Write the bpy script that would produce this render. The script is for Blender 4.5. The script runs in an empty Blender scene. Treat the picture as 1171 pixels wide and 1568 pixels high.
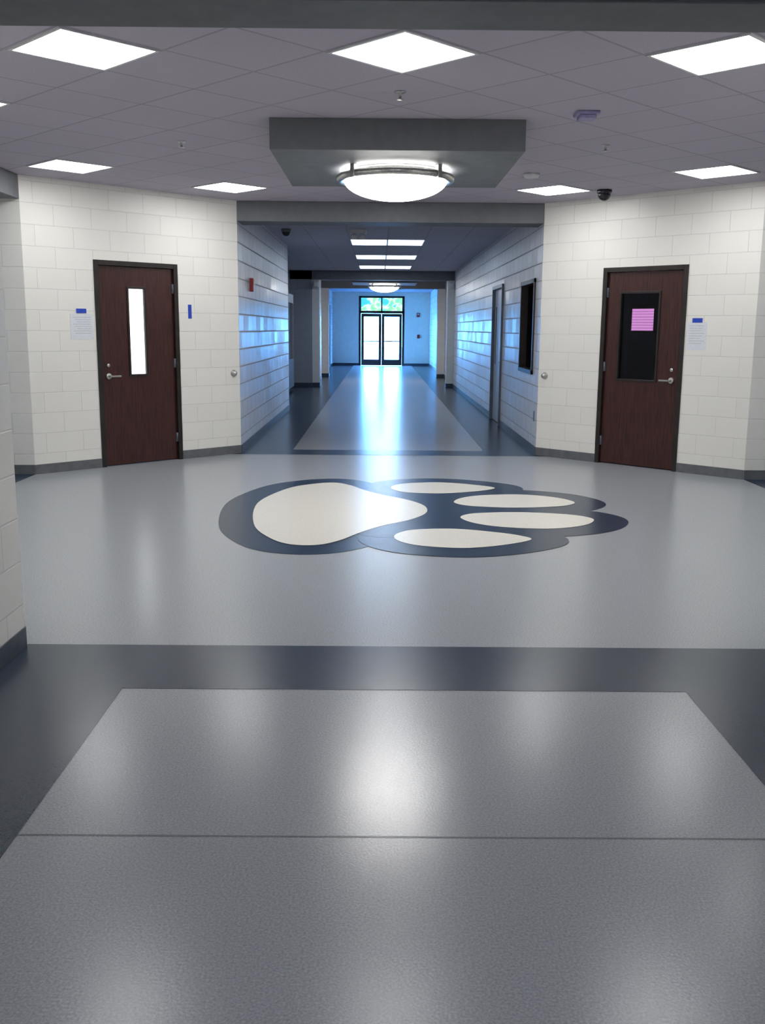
import bpy, bmesh, math
from mathutils import Vector, Matrix

scene = bpy.context.scene
COL = scene.collection
CY = 7.78      # lobby centre
HW = 1.73      # corridor half width
AP = 3.52      # lobby apothem
CH = 2.845     # ceiling height
BB = 2.625     # beam bottom

# ------------------------------------------------------------------ materials
def new_mat(name):
    m = bpy.data.materials.new(name); m.use_nodes = True
    nt = m.node_tree
    return m, nt, nt.nodes["Principled BSDF"]

def N(nt, t, **kw):
    n = nt.nodes.new(t)
    for k, v in kw.items(): setattr(n, k, v)
    return n

def noise_mat(name, c1, c2, rough=0.5, metal=0.0, scale=20, bump=0.0, stretch=(1,1,1), bscale=None, spec=0.5, detail=4):
    m, nt, b = new_mat(name)
    tc = N(nt, "ShaderNodeTexCoord"); mp = N(nt, "ShaderNodeMapping")
    mp.inputs["Scale"].default_value = stretch
    nz = N(nt, "ShaderNodeTexNoise"); nz.inputs["Scale"].default_value = scale; nz.inputs["Detail"].default_value = detail
    cr = N(nt, "ShaderNodeValToRGB")
    cr.color_ramp.elements[0].position = 0.35; cr.color_ramp.elements[1].position = 0.65
    cr.color_ramp.elements[0].color = (*c1, 1); cr.color_ramp.elements[1].color = (*c2, 1)
    L = nt.links.new
    L(tc.outputs["Object"], mp.inputs["Vector"]); L(mp.outputs[0], nz.inputs["Vector"])
    L(nz.outputs["Fac"], cr.inputs[0]); L(cr.outputs[0], b.inputs["Base Color"])
    b.inputs["Roughness"].default_value = rough; b.inputs["Metallic"].default_value = metal
    b.inputs["Specular IOR Level"].default_value = spec
    if bump:
        n2 = N(nt, "ShaderNodeTexNoise"); n2.inputs["Scale"].default_value = bscale or scale
        n2.inputs["Detail"].default_value = 2
        L(tc.outputs["Object"], n2.inputs["Vector"])
        bp = N(nt, "ShaderNodeBump"); bp.inputs["Strength"].default_value = bump; bp.inputs["Distance"].default_value = 0.002
        L(n2.outputs["Fac"], bp.inputs["Height"]); L(bp.outputs[0], b.inputs["Normal"])
    return m

def emit_mat(name, col, strength):
    m, nt, b = new_mat(name)
    b.inputs["Base Color"].default_value = (0.8, 0.8, 0.8, 1)
    b.inputs["Emission Color"].default_value = (*col, 1)
    b.inputs["Emission Strength"].default_value = strength
    return m

def block_mat(name, base, rough, mort=0.86, rvar=0.0, bump=0.5):
    m, nt, b = new_mat(name); L = nt.links.new
    tc = N(nt, "ShaderNodeTexCoord")
    br = N(nt, "ShaderNodeTexBrick"); br.offset = 0.5
    br.inputs["Scale"].default_value = 1.0
    br.inputs["Brick Width"].default_value = 0.4; br.inputs["Row Height"].default_value = 0.2
    br.inputs["Mortar Size"].default_value = 0.005; br.inputs["Mortar Smooth"].default_value = 0.6
    br.inputs["Color1"].default_value = (*base, 1)
    br.inputs["Color2"].default_value = (*[c*0.975 for c in base], 1)
    br.inputs["Mortar"].default_value = (*[c*mort for c in base], 1)
    L(tc.outputs["UV"], br.inputs["Vector"])
    L(br.outputs["Color"], b.inputs["Base Color"])
    nz = N(nt, "ShaderNodeTexNoise"); nz.inputs["Scale"].default_value = 60; nz.inputs["Detail"].default_value = 4
    L(tc.outputs["UV"], nz.inputs["Vector"])
    ml = N(nt, "ShaderNodeMath", operation="MULTIPLY"); ml.inputs[1].default_value = 0.25
    L(nz.outputs["Fac"], ml.inputs[0])
    sb = N(nt, "ShaderNodeMath", operation="SUBTRACT")
    L(ml.outputs[0], sb.inputs[0]); L(br.outputs["Fac"], sb.inputs[1])
    bp = N(nt, "ShaderNodeBump"); bp.inputs["Strength"].default_value = bump; bp.inputs["Distance"].default_value = 0.004
    L(sb.outputs[0], bp.inputs["Height"]); L(bp.outputs[0], b.inputs["Normal"])
    b.inputs["Roughness"].default_value = rough
    if rvar:
        b2 = N(nt, "ShaderNodeTexBrick"); b2.offset = 0.5
        for k_, v_ in (("Scale",1.0),("Brick Width",0.4),("Row Height",0.2),("Mortar Size",0.012),("Mortar Smooth",0.3)):
            b2.inputs[k_].default_value = v_
        b2.inputs["Color1"].default_value = (rough-rvar,)*3+(1,); b2.inputs["Color2"].default_value = (rough+rvar,)*3+(1,)
        b2.inputs["Mortar"].default_value = (.7,.7,.7,1)
        L(tc.outputs["UV"], b2.inputs["Vector"]); L(b2.outputs["Color"], b.inputs["Roughness"])
    return m

def tile_mat(name, rot, loc, size, base):
    m, nt, b = new_mat(name); L = nt.links.new
    tc = N(nt, "ShaderNodeTexCoord"); mp = N(nt, "ShaderNodeMapping")
    mp.inputs["Rotation"].default_value = (0, 0, rot); mp.inputs["Location"].default_value = (loc[0], loc[1], 0)
    br = N(nt, "ShaderNodeTexBrick"); br.offset = 0.0
    br.inputs["Scale"].default_value = 1.0
    br.inputs["Brick Width"].default_value = size; br.inputs["Row Height"].default_value = size
    br.inputs["Mortar Size"].default_value = 0.009; br.inputs["Mortar Smooth"].default_value = 0.2
    br.inputs["Color1"].default_value = (*base, 1); br.inputs["Color2"].default_value = (*[c*0.95 for c in base], 1)
    br.inputs["Mortar"].default_value = (*[c*0.70 for c in base], 1)
    L(tc.outputs["Object"], mp.inputs["Vector"]); L(mp.outputs[0], br.inputs["Vector"])
    nz = N(nt, "ShaderNodeTexNoise"); nz.inputs["Scale"].default_value = 90; nz.inputs["Detail"].default_value = 3
    L(tc.outputs["Object"], nz.inputs["Vector"])
    mr = N(nt, "ShaderNodeMapRange"); mr.inputs["From Min"].default_value = .3; mr.inputs["From Max"].default_value = .7
    mr.inputs["To Min"].default_value = .93; mr.inputs["To Max"].default_value = 1.04
    L(nz.outputs["Fac"], mr.inputs["Value"])
    mx = N(nt, "ShaderNodeVectorMath", operation="SCALE")
    L(br.outputs["Color"], mx.inputs[0]); L(mr.outputs[0], mx.inputs["Scale"])
    L(mx.outputs[0], b.inputs["Base Color"])
    b.inputs["Roughness"].default_value = 0.9
    return m

def floor_mat(name, c1, c2, rough=0.3):
    m, nt, b = new_mat(name); L = nt.links.new
    tc = N(nt, "ShaderNodeTexCoord")
    n1 = N(nt, "ShaderNodeTexNoise"); n1.inputs["Scale"].default_value = 150; n1.inputs["Detail"].default_value = 3
    cr = N(nt, "ShaderNodeValToRGB")
    cr.color_ramp.elements[0].position = 0.30; cr.color_ramp.elements[1].position = 0.68
    cr.color_ramp.elements[0].color = (*c1, 1); cr.color_ramp.elements[1].color = (*c2, 1)
    L(tc.outputs["Object"], n1.inputs["Vector"]); L(n1.outputs["Fac"], cr.inputs[0])
    L(cr.outputs[0], b.inputs["Base Color"])
    b.inputs["Roughness"].default_value = rough
    b.inputs["Specular IOR Level"].default_value = 0.42
    n2 = N(nt, "ShaderNodeTexNoise"); n2.inputs["Scale"].default_value = 120; n2.inputs["Detail"].default_value = 1
    L(tc.outputs["Object"], n2.inputs["Vector"])
    bp = N(nt, "ShaderNodeBump"); bp.inputs["Strength"].default_value = 0.24; bp.inputs["Distance"].default_value = 0.001
    L(n2.outputs["Fac"], bp.inputs["Height"]); L(bp.outputs[0], b.inputs["Normal"])
    return m

def glass_mat(name, tint=(1,1,1), refl=0.1, rough=0.02, stops=None):
    m = bpy.data.materials.new(name); m.use_nodes = True; nt = m.node_tree; nt.nodes.clear(); L = nt.links.new
    o = N(nt, "ShaderNodeOutputMaterial"); mx = N(nt, "ShaderNodeMixShader")
    t = N(nt, "ShaderNodeBsdfTransparent"); g = N(nt, "ShaderNodeBsdfGlossy")
    t.inputs[0].default_value = (*tint, 1); g.inputs["Roughness"].default_value = rough
    mx.inputs[0].default_value = refl
    if stops:
        tc = N(nt, "ShaderNodeTexCoord"); nz = N(nt, "ShaderNodeTexNoise"); nz.inputs["Scale"].default_value = 2.6
        cr = N(nt, "ShaderNodeValToRGB")
        cr.color_ramp.elements[0].position = stops[0][0]; cr.color_ramp.elements[0].color = (*stops[0][1], 1)
        cr.color_ramp.elements[1].position = stops[-1][0]; cr.color_ramp.elements[1].color = (*stops[-1][1], 1)
        for p, c in stops[1:-1]:
            el = cr.color_ramp.elements.new(p); el.color = (*c, 1)
        L(tc.outputs["Object"], nz.inputs["Vector"]); L(nz.outputs["Fac"], cr.inputs[0]); L(cr.outputs[0], t.inputs[0])
    L(t.outputs[0], mx.inputs[1]); L(g.outputs[0], mx.inputs[2]); L(mx.outputs[0], o.inputs[0])
    return m

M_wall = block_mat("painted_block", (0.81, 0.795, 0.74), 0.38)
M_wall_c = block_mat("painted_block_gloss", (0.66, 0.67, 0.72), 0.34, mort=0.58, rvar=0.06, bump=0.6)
M_wall_in = noise_mat("painted_drywall", (0.66,.66,.64), (0.70,.70,.68), 0.6, scale=8)
M_wall_end = noise_mat("painted_drywall_warm", (0.84,.72,.60), (0.88,.76,.63), 0.6, scale=8)
M_alcove = block_mat("painted_block_shade", (0.28,.30,.35), 0.45)  # alcove's shade put into the block colour
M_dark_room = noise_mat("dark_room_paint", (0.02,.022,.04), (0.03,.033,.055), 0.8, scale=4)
M_beam = noise_mat("grey_beam_paint", (0.14,.146,.158), (0.16,.166,.178), 0.6, scale=12)
M_base = noise_mat("rubber_base", (0.11,.117,.125), (0.14,.147,.155), 0.4, scale=15)
M_base_d = noise_mat("rubber_base_dark", (0.026,.038,.060), (0.036,.050,.076), 0.4, scale=15)
M_floor = floor_mat("vinyl_grey", (0.25,.262,.285), (0.385,.40,.425), 0.235)
M_fdark = floor_mat("vinyl_slate", (0.008,.021,.046), (0.018,.037,.071), 0.25)
M_fpad = floor_mat("vinyl_cream", (0.62,.60,.53), (0.76,.73,.65), 0.235)
M_seam = noise_mat("seam_weld", (0.09,.09,.10), (0.12,.12,.13), 0.5)
T = 0.58
r45 = math.pi/4
M_ceil_l = tile_mat("ceiling_tile_lobby", r45, (T/2 + CY*math.sin(r45), T/2 - CY*math.cos(r45)), T, (0.53,.49,.575))
M_ceil_c = tile_mat("ceiling_tile_corridor", 0, (0, 0.1), 0.6, (0.46,.45,.53))
M_slab = noise_mat("concrete_slab", (0.2,.2,.2), (0.25,.25,.25), 0.9, scale=3)
M_wood = noise_mat("walnut_veneer", (0.026,.008,.007), (0.066,.019,.014), 0.32, scale=9, stretch=(9,9,0.5), detail=6)
M_frame = noise_mat("bronze_frame", (0.018,.013,.012), (0.028,.021,.02), 0.4, metal=0.2, scale=10)
M_gframe = noise_mat("grey_steel_frame", (0.13,.16,.20), (0.16,.19,.23), 0.4, metal=0.2, scale=10)
M_gdoor = noise_mat("grey_steel_door", (0.34,.38,.45), (0.38,.42,.49), 0.4, scale=10)
M_metal = noise_mat("brushed_steel", (0.45,.44,.42), (0.6,.59,.57), 0.28, metal=1.0, scale=60)
M_white = noise_mat("white_plastic", (0.62,.62,.63), (0.68,.68,.69), 0.45, scale=30)
M_lilac = noise_mat("lilac_plastic", (0.30,.27,.48), (0.35,.32,.54), 0.45, scale=30)
M_black = noise_mat("black_plastic", (0.012,.012,.015), (0.02,.02,.024), 0.15, scale=30)
M_paper = noise_mat("printed_paper", (0.66,.69,.73), (0.74,.77,.81), 0.8, scale=60, stretch=(1,1,3))
M_ink = noise_mat("ink", (0.3,.3,.34), (0.4,.4,.44), 0.8, scale=30)
M_tape = noise_mat("blue_tape", (0.01,.05,.42), (0.015,.07,.52), 0.6, scale=30)
M_red = noise_mat("red_plastic", (0.25,.01,.01), (0.32,.015,.015), 0.35, scale=30)
M_glass = glass_mat("clear_glass", (0.97,.98,1), 0.04)
M_dglass = glass_mat("dark_glass", (0.6,.62,.70), 0.03)
M_transom = glass_mat("transom_glass", (0.09,.155,.14), 0.02,
    stops=[(.36,(.12,.19,.145)), (.45,(.15,.20,.15)), (.50,(.42,.25,.165)), (.55,(.27,.22,.11)), (.66,(.15,.20,.15))])
M_panel = emit_mat("light_lens", (.99,.995,1.0), 16.0)
M_cpanel = emit_mat("light_lens_corridor", (0.70,.84,1.0), 7.5)
M_sfill = emit_mat("added_fill_lens_south", (0.88,.86,1.0), 17.0)  # lens of the added fill panel, purple to tint the near floor
M_domeg = emit_mat("opal_glass", (1.0,.99,.97), 27.0)
M_lite = emit_mat("glowing_lite_pane", (0.95,.98,1.0), 1.6)  # pane's own glow stands in for the bright room behind it
M_pink = emit_mat("glowing_pink_blind", (0.98,.38,.72), 1.9)
M_conc = noise_mat("sidewalk_concrete", (0.5,.5,.5), (0.6,.6,.58), 0.9, scale=5)

# ------------------------------------------------------------------ helpers
def link(name, bm, mats, parent=None, smooth=False, bevel=0, origin=None):
    bmesh.ops.recalc_face_normals(bm, faces=bm.faces[:])
    me = bpy.data.meshes.new(name)
    if origin is not None:
        bmesh.ops.translate(bm, verts=bm.verts[:], vec=-Vector(origin))
    bm.to_mesh(me); bm.free()
    for m in (mats if isinstance(mats, (list, tuple)) else [mats]): me.materials.append(m)
    if smooth:
        for p in me.polygons: p.use_smooth = True
    ob = bpy.data.objects.new(name, me); COL.objects.link(ob)
    if origin is not None: ob.location = origin
    if parent:
        ob.parent = parent
        ob.matrix_parent_inverse = Matrix.Translation(parent.location).inverted()
    if bevel:
        md = ob.modifiers.new("bevel", 'BEVEL'); md.width = bevel; md.segments = 2; md.limit_method = 'ANGLE'
    return ob

def empty(name, loc):
    e = bpy.data.objects.new(name, None); e.location = loc; e.empty_display_size = 0.1
    COL.objects.link(e); return e

class LF:
    """wall frame: t along wall, n outwards (away from the room), z up"""
    def __init__(s, p0, p1, out):
        s.p0 = Vector((p0[0], p0[1], 0)); v = Vector((p1[0], p1[1], 0)) - s.p0
        s.L = v.length; s.d = v.normalized()
        s.n = Vector((-s.d.y, s.d.x, 0))
        if s.n.dot(Vector((out[0], out[1], 0))) < 0: s.n = -s.n
    def pt(s, t, n, z): return s.p0 + s.d*t + s.n*n + Vector((0, 0, z))
WORLD = LF((0,0), (1,0), (0,1))

def bm_box(bm, f, t, n, z, mi=0):
    vs = [bm.verts.new(f.pt(a, b, c)) for a in t for b in n for c in z]
    for q in ((0,1,3,2),(4,6,7,5),(0,4,5,1),(2,3,7,6),(0,2,6,4),(1,5,7,3)):
        fc = bm.faces.new([vs[i] for i in q]); fc.material_index = mi

def box(name, f, t, n, z, mat, parent=None, bevel=0):
    bm = bmesh.new(); bm_box(bm, f, t, n, z)
    return link(name, bm, mat, parent, bevel=bevel)

def boxes(name, f, lst, mat, parent=None, bevel=0):
    bm = bmesh.new()
    for b in lst: bm_box(bm, f, b[0], b[1], b[2], b[3] if len(b) > 3 else 0)
    return link(name, bm, mat, parent, bevel=bevel)

def bm_lathe(bm, prof, c, segs=48, axis=None, mi=0, sm=True):
    """profile [(r,h)] about axis through c"""
    ax = (axis or Vector((0,0,1))).normalized()
    u = ax.orthogonal().normalized(); w = ax.cross(u)
    rings = []
    for r, h in prof:
        if r < 1e-5: rings.append([bm.verts.new(Vector(c) + ax*h)])
        else: rings.append([bm.verts.new(Vector(c) + ax*h + (u*math.cos(a)+w*math.sin(a))*r)
                            for a in [2*math.pi*k/segs for k in range(segs)]])
    for a, b in zip(rings, rings[1:]):
        for k in range(segs):
            k2 = (k+1) % segs
            if len(a) == 1 and len(b) == 1: continue
            if len(a) == 1: fc = bm.faces.new([a[0], b[k], b[k2]])
            elif len(b) == 1: fc = bm.faces.new([a[k], b[0], a[k2]])
            else: fc = bm.faces.new([a[k], b[k], b[k2], a[k2]])
            fc.material_index = mi; fc.smooth = sm

def lathe(name, prof, c, mat, parent=None, segs=48, axis=None):
    bm = bmesh.new(); bm_lathe(bm, prof, c, segs, axis)
    return link(name, bm, mat, parent)

def wall(name, p0, p1, out, openings=(), z0=0.0, z1=CH, th=0.15, mat=None, uo=0.0):
    f = LF(p0, p1, out)
    ts = sorted({0, f.L} | {o[0] for o in openings} | {o[1] for o in openings})
    zs = sorted({z0, z1} | {o[2] for o in openings} | {o[3] for o in openings})
    def filled(i, j):
        if i < 0 or j < 0 or i >= len(ts)-1 or j >= len(zs)-1: return False
        tc, zc = (ts[i]+ts[i+1])/2, (zs[j]+zs[j+1])/2
        return not any(o[0] < tc < o[1] and o[2] < zc < o[3] for o in openings)
    bm = bmesh.new(); uv = bm.loops.layers.uv.new("UVMap")
    def face(pts):
        vs = [bm.verts.new(f.pt(*p)) for p in pts]
        fc = bm.faces.new(vs)
        tconst = len({round(p[0], 5) for p in pts}) == 1
        for lp, p in zip(fc.loops, pts):
            u = (p[1]+ (p[0])) if tconst else p[0]
            v = p[2] if len({round(q[2],5) for q in pts}) > 1 else p[2]+p[1]
            lp[uv].uv = (u+uo, v)
    for i in range(len(ts)-1):
        for j in range(len(zs)-1):
            if not filled(i, j): continue
            a, b, c, d = ts[i], ts[i+1], zs[j], zs[j+1]
            face([(a,0,c),(b,0,c),(b,0,d),(a,0,d)]); face([(a,th,c),(b,th,c),(b,th,d),(a,th,d)])
            if not filled(i-1, j): face([(a,0,c),(a,th,c),(a,th,d),(a,0,d)])
            if not filled(i+1, j): face([(b,0,c),(b,th,c),(b,th,d),(b,0,d)])
            if not filled(i, j-1): face([(a,0,c),(b,0,c),(b,th,c),(a,th,c)])
            if not filled(i, j+1): face([(a,0,d),(b,0,d),(b,th,d),(a,th,d)])
    bmesh.ops.remove_doubles(bm, verts=bm.verts[:], dist=1e-4)
    link(name, bm, mat or M_wall)
    return f

def baseboard(name, f, segs, mat=M_base):
    boxes(name, f, [((a,b), (-0.008, 0), (0, 0.095)) for a, b in segs], mat, bevel=0.003)

# ------------------------------------------------------------------ floor & ceiling
def poly(name, pts, z, mat, th=None):
    bm = bmesh.new()
    vs = [bm.verts.new((x, y, z)) for x, y in pts]
    fc = bm.faces.new(vs)
    r = bmesh.ops.extrude_face_region(bm, geom=[fc])
    bmesh.ops.translate(bm, verts=[v for v in r['geom'] if isinstance(v, bmesh.types.BMVert)], vec=(0,0,th))
    return link(name, bm, mat)

NE = 38.8
XO = 7.0
box("floor", WORLD, (-XO, XO), (-6, NE+0.2), (-0.2, 0), M_floor)
box("roof_slab", WORLD, (-XO-.2, XO+.2), (-6.2, NE+0.2), (CH+0.06, CH+0.25), M_slab)
oct_pts = [(-HW, CY+AP), (HW, CY+AP), (AP, CY+HW), (AP, CY-HW), (HW, CY-AP), (-HW, CY-AP), (-AP, CY-HW), (-AP, CY+HW)]
poly("ceiling", oct_pts, CH, M_ceil_l, th=0.05)
poly("ceiling_south", [(-HW-.1,-6), (HW+.1,-6), (HW,CY-AP), (-HW,CY-AP)], CH, M_ceil_c, th=0.05)
poly("ceiling_north", [(-HW,CY+AP), (HW,CY+AP), (HW,17.4), (HW+.15,17.4), (HW+.15,NE), (-2.5,NE), (-2.5,17.2), (-HW,17.2)], CH, M_ceil_c, th=0.05)
poly("ceiling_west", [(-XO,CY-HW), (-AP,CY-HW), (-AP,CY+HW), (-XO,CY+HW)], CH, M_ceil_c, th=0.05)
poly("ceiling_east", [(XO,CY-HW), (AP,CY-HW), (AP,CY+HW), (XO,CY+HW)], CH, M_ceil_c, th=0.05)

# dark borders
bm = bmesh.new()
def q(pts, z=0.0012):
    fc = bm.faces.new([bm.verts.new((x, y, z)) for x, y in pts]); fc.normal_update()
    if fc.normal.z < 0: fc.normal_flip()
def rect(x0, x1, y0, y1): q([(x0,y0),(x1,y0),(x1,y1),(x0,y1)])
P = 1.15
rect(-HW, HW, 3.74, CY-AP+.03)
rect(-HW, -P, -6, 3.74); rect(P, HW, -6, 3.74)
yb = CY+AP-.12
q([(-HW-.12,yb),(HW+.12,yb),(HW,yb+.12),(HW,11.65),(-HW,11.65),(-HW,yb+.12)])
rect(-2.4, -P, 11.65, NE); rect(P, 1.95, 11.65, NE)
for s in (-1, 1):
    rect(min(s*AP, s*(AP+.5)), max(s*AP, s*(AP+.5)), CY-HW, CY+HW)
    a, b = sorted((s*(AP+.5), s*XO))
    rect(a, b, CY-HW, CY-HW+.58); rect(a, b, CY+HW-.58, CY+HW)
me = bpy.data.meshes.new("floor_border"); bm.to_mesh(me); bm.free(); me.materials.append(M_fdark)
COL.objects.link(bpy.data.objects.new("floor_border", me))
# seams
bm = bmesh.new()
def rect2(x0,x1,y0,y1):
    q([(x0,y0),(x1,y0),(x1,y1),(x0,y1)], 0.0018)
rect2(-P, P, 2.578, 2.582)
me = bpy.data.meshes.new("floor_seam"); bm.to_mesh(me); bm.free(); me.materials.append(M_seam)
COL.objects.link(bpy.data.objects.new("floor_seam", me))

# ------------------------------------------------------------------ paw inlay
def smooth_loop(pts, k=10):
    out = []; n = len(pts)
    for i in range(n):
        p0, p1, p2, p3 = [Vector(pts[(i+j-1) % n]) for j in range(4)]
        for s in range(k):
            t = s/k
            out.append(0.5*((2*p1)+(-p0+p2)*t+(2*p0-5*p1+4*p2-p3)*t*t+(-p0+3*p1-3*p2+p3)*t**3))
    return out
pad = [(-1.12,-.05),(-1.10,.45),(-.93,1.02),(-.72,1.27),(-.53,1.35),(-.38,1.20),(-.24,.93),(-.08,.68),(.12,.46),(.25,.22),
       (.285,0),(.25,-.22),(.12,-.46),(-.08,-.68),(-.24,-.93),(-.38,-1.20),(-.53,-1.35),(-.72,-1.33),(-.88,-1.12),(-1.03,-.72)]
toeA = [(0,1.08),(.05,1.24),(.2,1.36),(.48,1.41),(.76,1.30),(.96,1.13),(.9,1.0),(.74,.89),(.46,.78),(.17,.81),(.04,.93)]
toeB = [(.53,.36),(.62,.56),(.82,.70),(1.15,.75),(1.43,.62),(1.56,.40),(1.50,.25),(1.34,.16),(1.03,.10),(.72,.14),(.58,.22)]
mir = lambda l: [(x, -y) for x, y in l]
shapes = [pad, toeA, toeB, mir(toeB), mir(toeA)]
def add_loop(bm, pts, z):
    fc = bm.faces.new([bm.verts.new((p[0], p[1]+CY-.03, z)) for p in pts]); fc.normal_update()
    if fc.normal.z < 0: fc.normal_flip()
def offset(pts, d):
    n = len(pts); area = sum(pts[i].x*pts[(i+1)%n].y-pts[(i+1)%n].x*pts[i].y for i in range(n))
    sg = 1 if area > 0 else -1; out = []
    for i in range(n):
        t = (pts[(i+1)%n]-pts[i-1]).normalized()
        out.append(pts[i] + Vector((t.y, -t.x))*d*sg)
    return out
paw = empty("paw_print_floor_inlay", (0, CY, 0))
bmd = bmesh.new(); bmw = bmesh.new()
for i, s in enumerate(shapes):
    lp = smooth_loop(s)
    add_loop(bmd, offset(lp, 0.26), 0.0020 + i*0.0003)
    add_loop(bmw, lp, 0.0048)
add_loop(bmd, smooth_loop([(-.1,0),(-.3,.85),(0,1.1),(.6,.95),(1.1,.5),(1.2,0),(1.1,-.5),(.6,-.95),(0,-1.1),(-.3,-.85)]), 0.0037)
for bmx, nm, mt in ((bmd, "dark_outline", M_fdark), (bmw, "pads", M_fpad)):
    me = bpy.data.meshes.new(nm); bmesh.ops.triangulate(bmx, faces=bmx.faces[:]); bmx.to_mesh(me); bmx.free(); me.materials.append(mt)
    o = bpy.data.objects.new(nm, me); COL.objects.link(o); o.parent = paw
    o.matrix_parent_inverse = Matrix.Translation(paw.location).inverted()

# ------------------------------------------------------------------ walls
D0, D1, DH = 0.81, 1.80, 2.11
nN, nS = CY+AP, CY-AP
fNW = wall("wall_northwest", (-HW,nN), (-AP,CY+HW), (-1,1), [(D0,D1,0,DH)])
fNE = wall("wall_northeast", (HW,nN), (AP,CY+HW), (1,1), [(D0,D1,0,DH)])
fSW = wall("wall_southwest", (-HW,nS), (-AP,CY-HW), (-1,-1))
fSE = wall("wall_southeast", (HW,nS), (AP,CY-HW), (1,-1))
baseboard("baseboard_northwest", fNW, [(0,D0),(D1,fNW.L)])
baseboard("baseboard_northeast", fNE, [(0,D0),(D1,fNE.L)])
baseboard("baseboard_southwest", fSW, [(0,fSW.L)]); baseboard("baseboard_southeast", fSE, [(0,fSE.L)])
f = wall("wall_south_corridor_left", (-HW,nS), (-HW,-6), (-1,0)); baseboard("baseboard_south_left", f, [(0,f.L)], M_base_d)
f = wall("wall_south_corridor_right", (HW,nS), (HW,-6), (1,0)); baseboard("baseboard_south_right", f, [(0,f.L)], M_base_d)
for s, nm in ((-1,"west"),(1,"east")):
    f = wall("wall_%s_corridor_far"%nm, (s*AP,CY+HW), (s*XO,CY+HW), (0,1)); baseboard("baseboard_%s_far"%nm, f, [(0,f.L)])
    f = wall("wall_%s_corridor_near"%nm, (s*AP,CY-HW), (s*XO,CY-HW), (0,-1)); baseboard("baseboard_%s_near"%nm, f, [(0,f.L)])
# north corridor right
WIN = (0.42, 1.55, 0.92, 2.05); RD = (3.45, 4.70, 0, 2.12)
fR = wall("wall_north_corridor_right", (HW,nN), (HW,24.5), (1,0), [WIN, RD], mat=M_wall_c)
baseboard("baseboard_north_right", fR, [(0,RD[0]),(RD[1],fR.L)], M_base_d)
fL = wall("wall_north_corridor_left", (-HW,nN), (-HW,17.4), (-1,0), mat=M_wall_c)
baseboard("baseboard_north_left", fL, [(0,fL.L)], M_base_d)
wall("wall_alcove_return", (-HW-.15,17.25), (-2.5,17.25), (0,-1), th=.1, mat=M_wall_c)
fA = wall("wall_alcove_back", (-2.35,17.25), (-2.35,24.65), (-1,0), mat=M_alcove); baseboard("baseboard_alcove", fA, [(0,fA.L)], M_base_d)
f = wall("wall_alcove_end", (-2.35,24.5), (-1.80,24.5), (0,1), mat=M_alcove); baseboard("baseboard_alcove_end", f, [(0,f.L)], M_base_d)
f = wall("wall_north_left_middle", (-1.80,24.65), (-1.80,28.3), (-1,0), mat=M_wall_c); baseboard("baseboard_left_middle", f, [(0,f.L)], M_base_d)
SD = (5.0, 9.0, 0, 2.3)
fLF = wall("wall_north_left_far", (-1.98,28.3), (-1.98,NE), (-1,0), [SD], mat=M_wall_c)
baseboard("baseboard_left_far", fLF, [(0,SD[0]),(SD[1],fLF.L)], M_base_d)
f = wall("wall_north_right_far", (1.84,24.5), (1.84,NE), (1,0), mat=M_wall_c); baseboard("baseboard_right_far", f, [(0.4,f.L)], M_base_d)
# pilasters
for i, (x0, x1, y0) in enumerate(((1.56,1.838,24.5),(-1.798,-1.62,24.5),(1.62,1.838,29.6),(-1.978,-1.66,29.6))):
    bm = bmesh.new(); bm_box(bm, WORLD, (x0,x1), (y0+.002,y0+.398), (0,BB-.002))
    link("wall_pilaster_%d"%(i+1), bm, M_wall_in)
    boxes("trim_%d"%(i+1), WORLD, [((x0-.008,x1),(y0-.008,y0+.402),(0,.1))] if x0 > 0 else [((x0,x1+.008),(y0-.008,y0+.402),(0,.1))], M_base_d)
# far wall with entrance
EX0, EX1, EH = -0.95, 0.85, 2.70
fE = wall("wall_north", (-XO,NE), (XO,NE), (0,1), [(EX0+XO, EX1+XO, 0, EH)], mat=M_wall_end)
baseboard("baseboard_north", fE, [(5.02,EX0+XO),(EX1+XO,8.84)], M_base_d)
wall("wall_south", (-XO,-6), (XO,-6), (0,-1), mat=M_wall_in)
wall("wall_exterior_west", (-XO,-6.1), (-XO,NE+.15), (-1,0), [(39.0,43.5,0,2.4)], mat=M_wall_in)
wall("wall_exterior_east", (XO,-6.1), (XO,NE+.15), (1,0), mat=M_wall_in)
# vestibule bringing daylight in from the left near the far end
wall("wall_vestibule_near", (-2.13,32.9), (-XO,32.9), (0,-1), mat=M_wall_in)
# dark office behind the NE door
wall("wall_office_north", (HW+.15,15.0), (XO,15.0), (0,1), mat=M_dark_room)
wall("wall_office_east", (5.2,CY+HW+.15), (5.2,15.0), (1,0), mat=M_dark_room)
wall("wall_storage_divider", (HW+.16,14.0), (2.6,14.0), (0,1), mat=M_dark_room, th=.1)

# ------------------------------------------------------------------ beams
def beam(name, x, y): box(name, WORLD, x, y, (BB, CH), M_beam, bevel=0.006)
beam("beam_south", (-HW,HW), (nS-.45, nS-.10))
beam("beam_north", (-HW,HW), (nN, nN+.42))
beam("beam_west", (-AP-.4,-AP), (CY-HW,CY+HW))
beam("beam_east", (AP,AP+.4), (CY-HW,CY+HW))
beam("beam_corridor_middle", (-2.35,1.84), (24.5,24.9))
beam("beam_corridor_far", (-1.98,1.84), (29.6,30.0))

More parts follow.
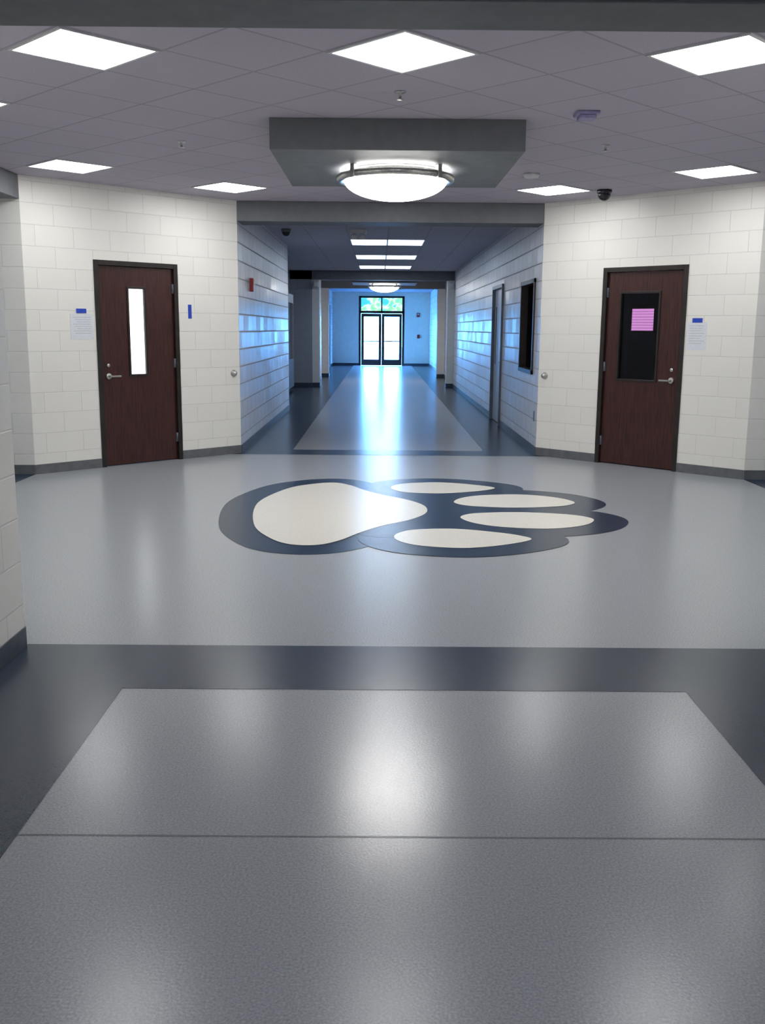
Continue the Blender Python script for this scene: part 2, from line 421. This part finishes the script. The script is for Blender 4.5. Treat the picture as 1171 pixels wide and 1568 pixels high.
# ------------------------------------------------------------------ lights
def panel(name, x, y, rot, sx, sy, mat, split=False):
    bm = bmesh.new(); c, s = math.cos(rot), math.sin(rot)
    f = LF((x,y), (x+c,y+s), (-s,c))
    cells = [(-sx/2, -.015), (.015, sx/2)] if split else [(-sx/2, sx/2)]
    for a, b in cells: bm_box(bm, f, (a,b), (-sy/2,sy/2), (CH-.006, CH+.002), 0)
    w = .018
    for t, n in (((-sx/2-w,sx/2+w),(-sy/2-w,-sy/2)), ((-sx/2-w,sx/2+w),(sy/2,sy/2+w)), ((-sx/2-w,-sx/2),(-sy/2,sy/2)), ((sx/2,sx/2+w),(-sy/2,sy/2))):
        bm_box(bm, f, t, n, (CH-.008, CH+.002), 1)
    if split: bm_box(bm, f, (-.015,.015), (-sy/2,sy/2), (CH-.009, CH+.002), 1)
    link(name, bm, [mat, M_white])
d = T*math.sqrt(2)
k = 0
for i, j in ((0,-3),(2,-3),(-2,-3),(3.5,-1.5),(-3.5,-1.5),(3.5,1.5),(-3.5,1.5),(2,3),(-2,3),(0,3)):
    panel("ceiling_light_panel" + ("" if k == 0 else ".%03d"%k), i*d, CY+j*d, r45, .52, .52, M_panel); k += 1
for yy in (16.45, 19.8, 23.0):
    panel("ceiling_light_panel.%03d"%k, 0, yy, 0, 1.17, 1.0, M_cpanel, True); k += 1
panel("ceiling_light_panel.%03d"%k, 0, -1.6, 0, 1.17, 1.1, M_sfill, True); k += 1  # added unseen panel behind the camera, brightens the foreground floor
for sx in (-5.4, 5.4):
    panel("ceiling_light_panel.%03d"%k, sx, CY, 0, .55, 1.17, M_cpanel); k += 1

def soffit_dome(idx, cy):
    sfx = "" if idx == 0 else ".%03d"%idx
    box("ceiling_soffit"+sfx, WORLD, (-.87,.87), (cy-.87,cy+.87), (2.64,CH), M_beam, bevel=.004)
    e = empty("dome_ceiling_light"+sfx, (0,cy,2.64))
    lathe("canopy", [(0,2.64),(.36,2.64),(.36,2.60),(.30,2.60),(0,2.60)], (0,cy,0), M_metal, e, 64)
    lathe("metal_ring", [(.415,2.60),(.445,2.60),(.452,2.59),(.452,2.565),(.44,2.553),(.405,2.55),(.395,2.565),(.40,2.60),(.415,2.60)], (0,cy,0), M_metal, e, 64)
    prof = [(.40*math.cos(a), 2.575-.155*math.sin(a)) for a in [math.pi/2*i/14 for i in range(15)]]
    prof[-1] = (0, prof[-1][1])
    lathe("opal_bowl", [(.40,2.60)]+prof, (0,cy,0), M_domeg, e, 64)
    bm = bmesh.new()
    for a in range(4):
        an = a*math.pi/2 + math.pi/4; c, s = math.cos(an), math.sin(an)
        f = LF((.44*c,cy+.44*s), (.44*c+c,cy+.44*s+s), (-s,c))
        bm_box(bm, f, (-.02,.022), (-.02,.02), (2.545,2.64))
    link("ring_clips", bm, M_metal, e, bevel=.004)
soffit_dome(0, CY); soffit_dome(1, 27.1)

# ------------------------------------------------------------------ doors
def wood_door(name, f, lite, hinge_low_t, notice=None, pane=M_glass):
    e = empty(name, f.pt((D0+D1)/2, 0, 0))
    fw = .05
    boxes("frame", f, [((D0,D0+fw),(-.012,.15),(0,DH)), ((D1-fw,D1),(-.012,.15),(0,DH)), ((D0+fw,D1-fw),(-.012,.15),(DH-fw,DH)),
                       ((D0+fw,D0+fw+.012),(.075,.10),(0,DH-fw)), ((D1-fw-.012,D1-fw),(.075,.10),(0,DH-fw))], M_frame, e, .003)
    a, b, zt = D0+fw+.004, D1-fw-.004, DH-fw-.004
    l0, l1, z0, z1 = lite
    y = (.022,.066)
    boxes("leaf", f, [((a,l0),y,(.01,zt)), ((l1,b),y,(.01,zt)), ((l0,l1),y,(.01,z0)), ((l0,l1),y,(z1,zt))], M_wood, e)
    g = .018
    yy = (.012,.07)
    boxes("lite_trim", f, [((l0-g,l0+.004),yy,(z0-g,z1+g)), ((l1-.004,l1+g),yy,(z0-g,z1+g)), ((l0,l1),yy,(z0-g,z0+.004)), ((l0,l1),yy,(z1-.004,z1+g))], M_frame, e, .002)
    box("lite_glass", f, (l0,l1), (.040,.046), (z0,z1), pane, e)
    hl = a if hinge_low_t else b
    bm = bmesh.new()
    for hz in (.25, 1.06, 1.85):
        bm_lathe(bm, [(0,-.05),(.007,-.05),(.007,.05),(0,.05)], f.pt(hl, .008, hz), 12)
        bm_box(bm, f, (hl-.010,hl+.010), (.014,.022), (hz-.05,hz+.05))
    link("hinges", bm, M_gframe, e)
    kx = (b-.075) if hinge_low_t else (a+.075); sg = -1 if hinge_low_t else 1
    bm = bmesh.new()
    bm_lathe(bm, [(0,-.016),(.030,-.014),(.033,0),(.033,.004),(0,.004)], f.pt(kx,.018,.94), 24, f.n)
    bm_lathe(bm, [(0,-.05),(.010,-.05),(.010,0)], f.pt(kx,.01,.94), 12, f.n)
    bm_box(bm, f, (min(kx,kx+sg*.11),max(kx,kx+sg*.11)), (-.052,-.038), (.932,.948))
    bm_lathe(bm, [(0,-.014),(.018,-.012),(.02,.0),(0,.004)], f.pt(kx,.018,1.05), 20, f.n)
    link("lever_handle", bm, M_metal, e, bevel=.002)
    return e
# frame t runs from corridor corner outward
wood_door("door_1", fNW, (1.215, 1.405, .95, 1.84), True, pane=M_lite)
wood_door("door_2", fNE, (1.03, 1.48, .93, 1.84), True, pane=M_dglass)
# pink blind, self-glowing in place of office daylight
e = empty("office_window_blind", (3.09, 12.0, 1.57))
fo = LF((3.09-.105, 12.0+.105), (3.09+.1, 12.0-.1), (1,1))
boxes("blind", fo, [((0,.30),(0,.01),(1.45+.033*i,1.45+.033*i+.029)) for i in range(8)], M_pink, e)
boxes("surround", fo, [((-.03,0),(-.01,.03),(1.42,1.75)),((.30,.33),(-.01,.03),(1.42,1.75)),((-.03,.33),(-.01,.03),(1.72,1.75)),((-.03,.33),(-.01,.03),(0,1.44))], M_frame, e)

# corridor window
e = empty("window_1", fR.pt(.98,0,1.5))
a, b, c, d_ = WIN
boxes("frame", fR, [((a,a+.06),(-.02,.15),(c,d_)),((b-.06,b),(-.02,.15),(c,d_)),((a,b),(-.02,.15),(c,c+.05)),((a,b),(-.02,.15),(d_-.05,d_))], M_frame, e, .003)
box("glass", fR, (a+.05,b-.05), (.07,.076), (c+.04,d_-.04), M_dglass, e)
# corridor steel door
e = empty("door_3", fR.pt(4.07,0,0))
a, b, _, h = RD
boxes("frame", fR, [((a,a+.05),(-.03,.15),(0,h)),((b-.05,b),(-.03,.15),(0,h)),((a+.05,b-.05),(-.03,.15),(h-.05,h))], M_gframe, e, .003)
boxes("leaf", fR, [((a+.054,b-.3),(.02,.065),(.01,h-.054)),((b-.15,b-.054),(.02,.065),(.01,h-.054)),((b-.3,b-.15),(.02,.065),(.01,.9)),((b-.3,b-.15),(.02,.065),(1.8,h-.054))], M_gdoor, e)
box("lite_glass", fR, (b-.3,b-.15), (.04,.045), (.9,1.8), M_dglass, e)
bm = bmesh.new(); bm_lathe(bm, [(0,-.02),(.033,-.018),(.033,.004),(0,.004)], fR.pt(a+.14,.02,.96), 20, fR.n)
bm_box(bm, fR, (a+.13,a+.26), (-.04,-.025), (.95,.97)); link("lever_handle", bm, M_metal, e)

# entrance doors
e = empty("door_4", (0, NE, 0))
F = WORLD; y0, y1 = NE+.02, NE+.12
xm = (EX0+EX1)/2; TR = 2.03
fr = [((EX0,EX0+.09),(y0,y1),(0,EH)), ((EX1-.09,EX1),(y0,y1),(0,EH)), ((EX0,EX1),(y0,y1),(EH-.07,EH)), ((EX0,EX1),(y0,y1),(TR,TR+.10)), ((xm-.025,xm+.025),(y0,y1),(TR,EH))]
boxes("frame", F, fr, M_frame, e)
lv = []
for a, b in ((EX0+.095,xm-.004),(xm+.004,EX1-.095)):
    s = .11
    lv += [((a,a+s),(y0+.02,y1-.02),(.01,TR-.005)), ((b-s,b),(y0+.02,y1-.02),(.01,TR-.005)), ((a+s,b-s),(y0+.02,y1-.02),(.01,.24)), ((a+s,b-s),(y0+.02,y1-.02),(TR-.13,TR-.005)),
           ((a+.02,b-.02),(y0-.05,y0-.02),(.93,.97)), ((a+.03,a+.06),(y0-.03,y0+.02),(.92,.98)), ((b-.06,b-.03),(y0-.03,y0+.02),(.92,.98))]
boxes("door_leaves", F, lv, M_frame, e)
boxes("glass", F, [((EX0+.1,EX1-.1),(NE+.07,NE+.075),(.15,TR-.08))], M_glass, e)
boxes("transom_glass", F, [((EX0+.05,EX1-.05),(NE+.07,NE+.075),(TR+.05,EH-.05))], M_transom, e)
# side glazed opening frame near the far end
e = empty("window_2", fLF.pt(7.0,0,0))
a, b, _, h = SD
lst = [((a,b),(.02,.12),(h-.06,h)), ((a,b),(.02,.12),(0,.08))]
for i in range(5):
    t = a+(b-a-.06)*i/4; lst.append(((t,t+.06),(.02,.12),(0,h)))
boxes("frame", fLF, lst, M_gframe, e); box("glass", fLF, (a,b), (.07,.075), (.05,h-.05), M_glass, e)

# display case in alcove
e = empty("display_case", (-2.2, 20.5, 0))
fC = LF((-2.35,18.6), (-2.35,23.0), (-1,0))
lst = [((0,4.4),(-.22,-.009),(.1,.75)), ((0,4.4),(-.22,-.009),(2.0,2.2)), ((0,4.4),(-.02,-.009),(.75,2.0))]
boxes("cabinet", fC, lst, M_gframe, e)
boxes("mullions", fC, [((t,t+.04),(-.22,-.19),(.75,2.0)) for t in (0,1.09,2.18,3.27,4.36)], M_metal, e)
box("glass", fC, (.04,4.36), (-.21,-.205), (.75,2.0), M_glass, e)
boxes("shelves", fC, [((.04,4.36),(-.18,-.02),(z,z+.012)) for z in (1.15,1.55)], M_glass, e)

# ------------------------------------------------------------------ small fittings
def notice(name, f, t, z, w, h, tz, tw=.11, th=.045):
    e = empty(name, f.pt(t,0,z))
    box("sheet", f, (t-w/2,t+w/2), (-.003,-.001), (z-h/2,z+h/2), M_paper, e)
    boxes("text_lines", f, [((t-w*.4,t+w*.38-.02*(i%3)),(-.0036,-.003),(z+h*.36-i*h*.09,z+h*.36-i*h*.09+.003)) for i in range(8)], M_ink, e)
    box("tape_strip", f, (t-tw/2,t+tw/2), (-.0045,-.0036), (tz-th/2,tz+th/2), M_tape, e)
notice("paper_notice", fNW, 1.955, 1.445, .25, .25, 1.60)
notice("paper_notice.001", fNE, 1.93, 1.40, .21, .28, 1.555)
box("blue_tape_strip", fNW, (.64,.685), (-.003,-.0005), (1.54,1.69), M_tape)
for i, f in enumerate((fNW, fNE)):
    bm = bmesh.new()
    bm_lathe(bm, [(0,-.05),(.018,-.048),(.03,-.03),(.026,-.016),(.038,-.008),(.04,-.001),(0,-.001)], f.pt(.09,0,.93), 24, f.n)
    link("wall_door_stop" + ("" if i == 0 else ".001"), bm, M_metal)
# fire alarm
def alarm(name, f, t, z):
    bm = bmesh.new(); bm_box(bm, f, (t-.055,t+.055), (-.045,-.001), (z-.08,z+.08), 0)
    bm_box(bm, f, (t-.03,t+.03), (-.06,-.045), (z+.0,z+.05), 1)
    link(name, bm, [M_red, M_white], bevel=.004)
alarm("fire_alarm", fL, 1.05, 1.97)
alarm("fire_alarm_strobe", fE, 1.39+XO, 1.98)
boxes("alarm_pull_station", fE, [((1.36+XO,1.46+XO),(-.04,-.001),(1.08,1.22)),((1.38+XO,1.44+XO),(-.055,-.04),(1.13,1.16))], M_red)
boxes("outlet_plate", fR, [((.17,.24),(-.006,0),(.38,.5)),((.19,.22),(-.009,-.006),(.40,.43)),((.19,.22),(-.009,-.006),(.45,.48))], M_gframe)
# security cameras
CC = CH-.001
for i, (x, y, r) in enumerate(((-1.47,14.4,.06),(2.15,10.2,.065))):
    e = empty("security_camera" + ("" if i == 0 else ".001"), (x,y,CH))
    lathe("mount", [(0,CC),(r*1.15,CC),(r*1.15,CH-.03),(r,CH-.045),(0,CH-.045)], (x,y,0), M_beam if i == 0 else M_black, e, 24)
    lathe("dome", [(r,CH-.045)]+[(r*math.cos(a) if a < 1.5 else 0, CH-.045-r*math.sin(a)) for a in [math.pi/2*k/8 for k in range(9)]], (x,y,0), M_black, e, 24)
# smoke detector, sprinklers, speaker
lathe("smoke_detector", [(0,CC),(.075,CC),(.075,CH-.015),(.06,CH-.035),(.03,CH-.04),(0,CH-.04)], (1.26,9.22,0), M_white, None, 32)
for i, (x, y) in enumerate(((0,6.16),(-1.64,7.8),(1.61,7.8))):
    e = empty("fire_sprinkler" + ("" if i == 0 else ".%03d"%i), (x,y,CC))
    lathe("head", [(0,CC),(.035,CC),(.035,CH-.005),(.01,CH-.008),(.01,CH-.04),(.02,CH-.042),(.02,CH-.046),(0,CH-.046)], (x,y,0), M_metal, e, 20)
fs = LF((1.23,6.68), (1.33,6.68+.0), (0,1))
boxes("ceiling_speaker", fs, [((-.075,.075),(-.075,.075),(CH-.02,CC)),((-.055,.055),(-.055,.055),(CH-.045,CH-.02))], M_lilac, bevel=.006)
# emergency light
e = empty("emergency_light", (-.43,14.4,CH))
box("housing", WORLD, (-.55,-.31), (14.35,14.45), (CH-.06,CC), M_white, e, .006)
for k_, x in enumerate((-.49,-.37)):
    lathe("lamp_head_%d"%(k_+1), [(0,-.04),(.04,-.04),(.045,0),(.02,.04),(0,.04)], (x,14.36,CH-.10), M_white, e, 20, Vector((0,1,0)))
# speakers at pilasters
for i, x in enumerate((1.65,-1.70)):
    y = 24.498
    bm = bmesh.new(); bm_box(bm, WORLD, (x-.07,x+.07), (y-.10,y), (2.42,2.58)); bm_box(bm, WORLD, (x-.05,x+.05), (y-.16,y-.1), (2.45,2.55))
    link("corridor_speaker" + ("" if i == 0 else ".001"), bm, M_white, bevel=.008)

# exterior
box("sidewalk_outside", WORLD, (-30,30), (NE+.25,80), (-.15,-.02), M_conc)

# ------------------------------------------------------------------ world
w = bpy.data.worlds.new("world"); scene.world = w; w.use_nodes = True
nt = w.node_tree; bg = nt.nodes["Background"]
tc = N(nt, "ShaderNodeTexCoord"); sp = N(nt, "ShaderNodeSeparateXYZ"); cr = N(nt, "ShaderNodeValToRGB")
cr.color_ramp.elements[0].position = 0.0; cr.color_ramp.elements[0].color = (0.12,.46,1,1)
cr.color_ramp.elements[1].position = 0.5; cr.color_ramp.elements[1].color = (0.13,.40,1,1)
nt.links.new(tc.outputs["Generated"], sp.inputs[0]); nt.links.new(sp.outputs["Z"], cr.inputs[0]); nt.links.new(cr.outputs[0], bg.inputs[0])
bg.inputs[1].default_value = 50.0

# ------------------------------------------------------------------ camera
cam = bpy.data.cameras.new("camera"); co = bpy.data.objects.new("camera", cam); COL.objects.link(co)
cam.sensor_fit = 'VERTICAL'; cam.sensor_height = 36; cam.lens = 36*1480/1568
co.matrix_world = Matrix.Translation((-.11, 0, 1.45)) @ Matrix.Rotation(-.004, 4, 'Z') @ Matrix.Rotation(math.radians(90-10.75), 4, 'X') @ Matrix.Rotation(.008, 4, 'Z')
cam.clip_end = 300
scene.camera = co
scene.view_settings.view_transform = 'Standard'
scene.view_settings.look = 'None'
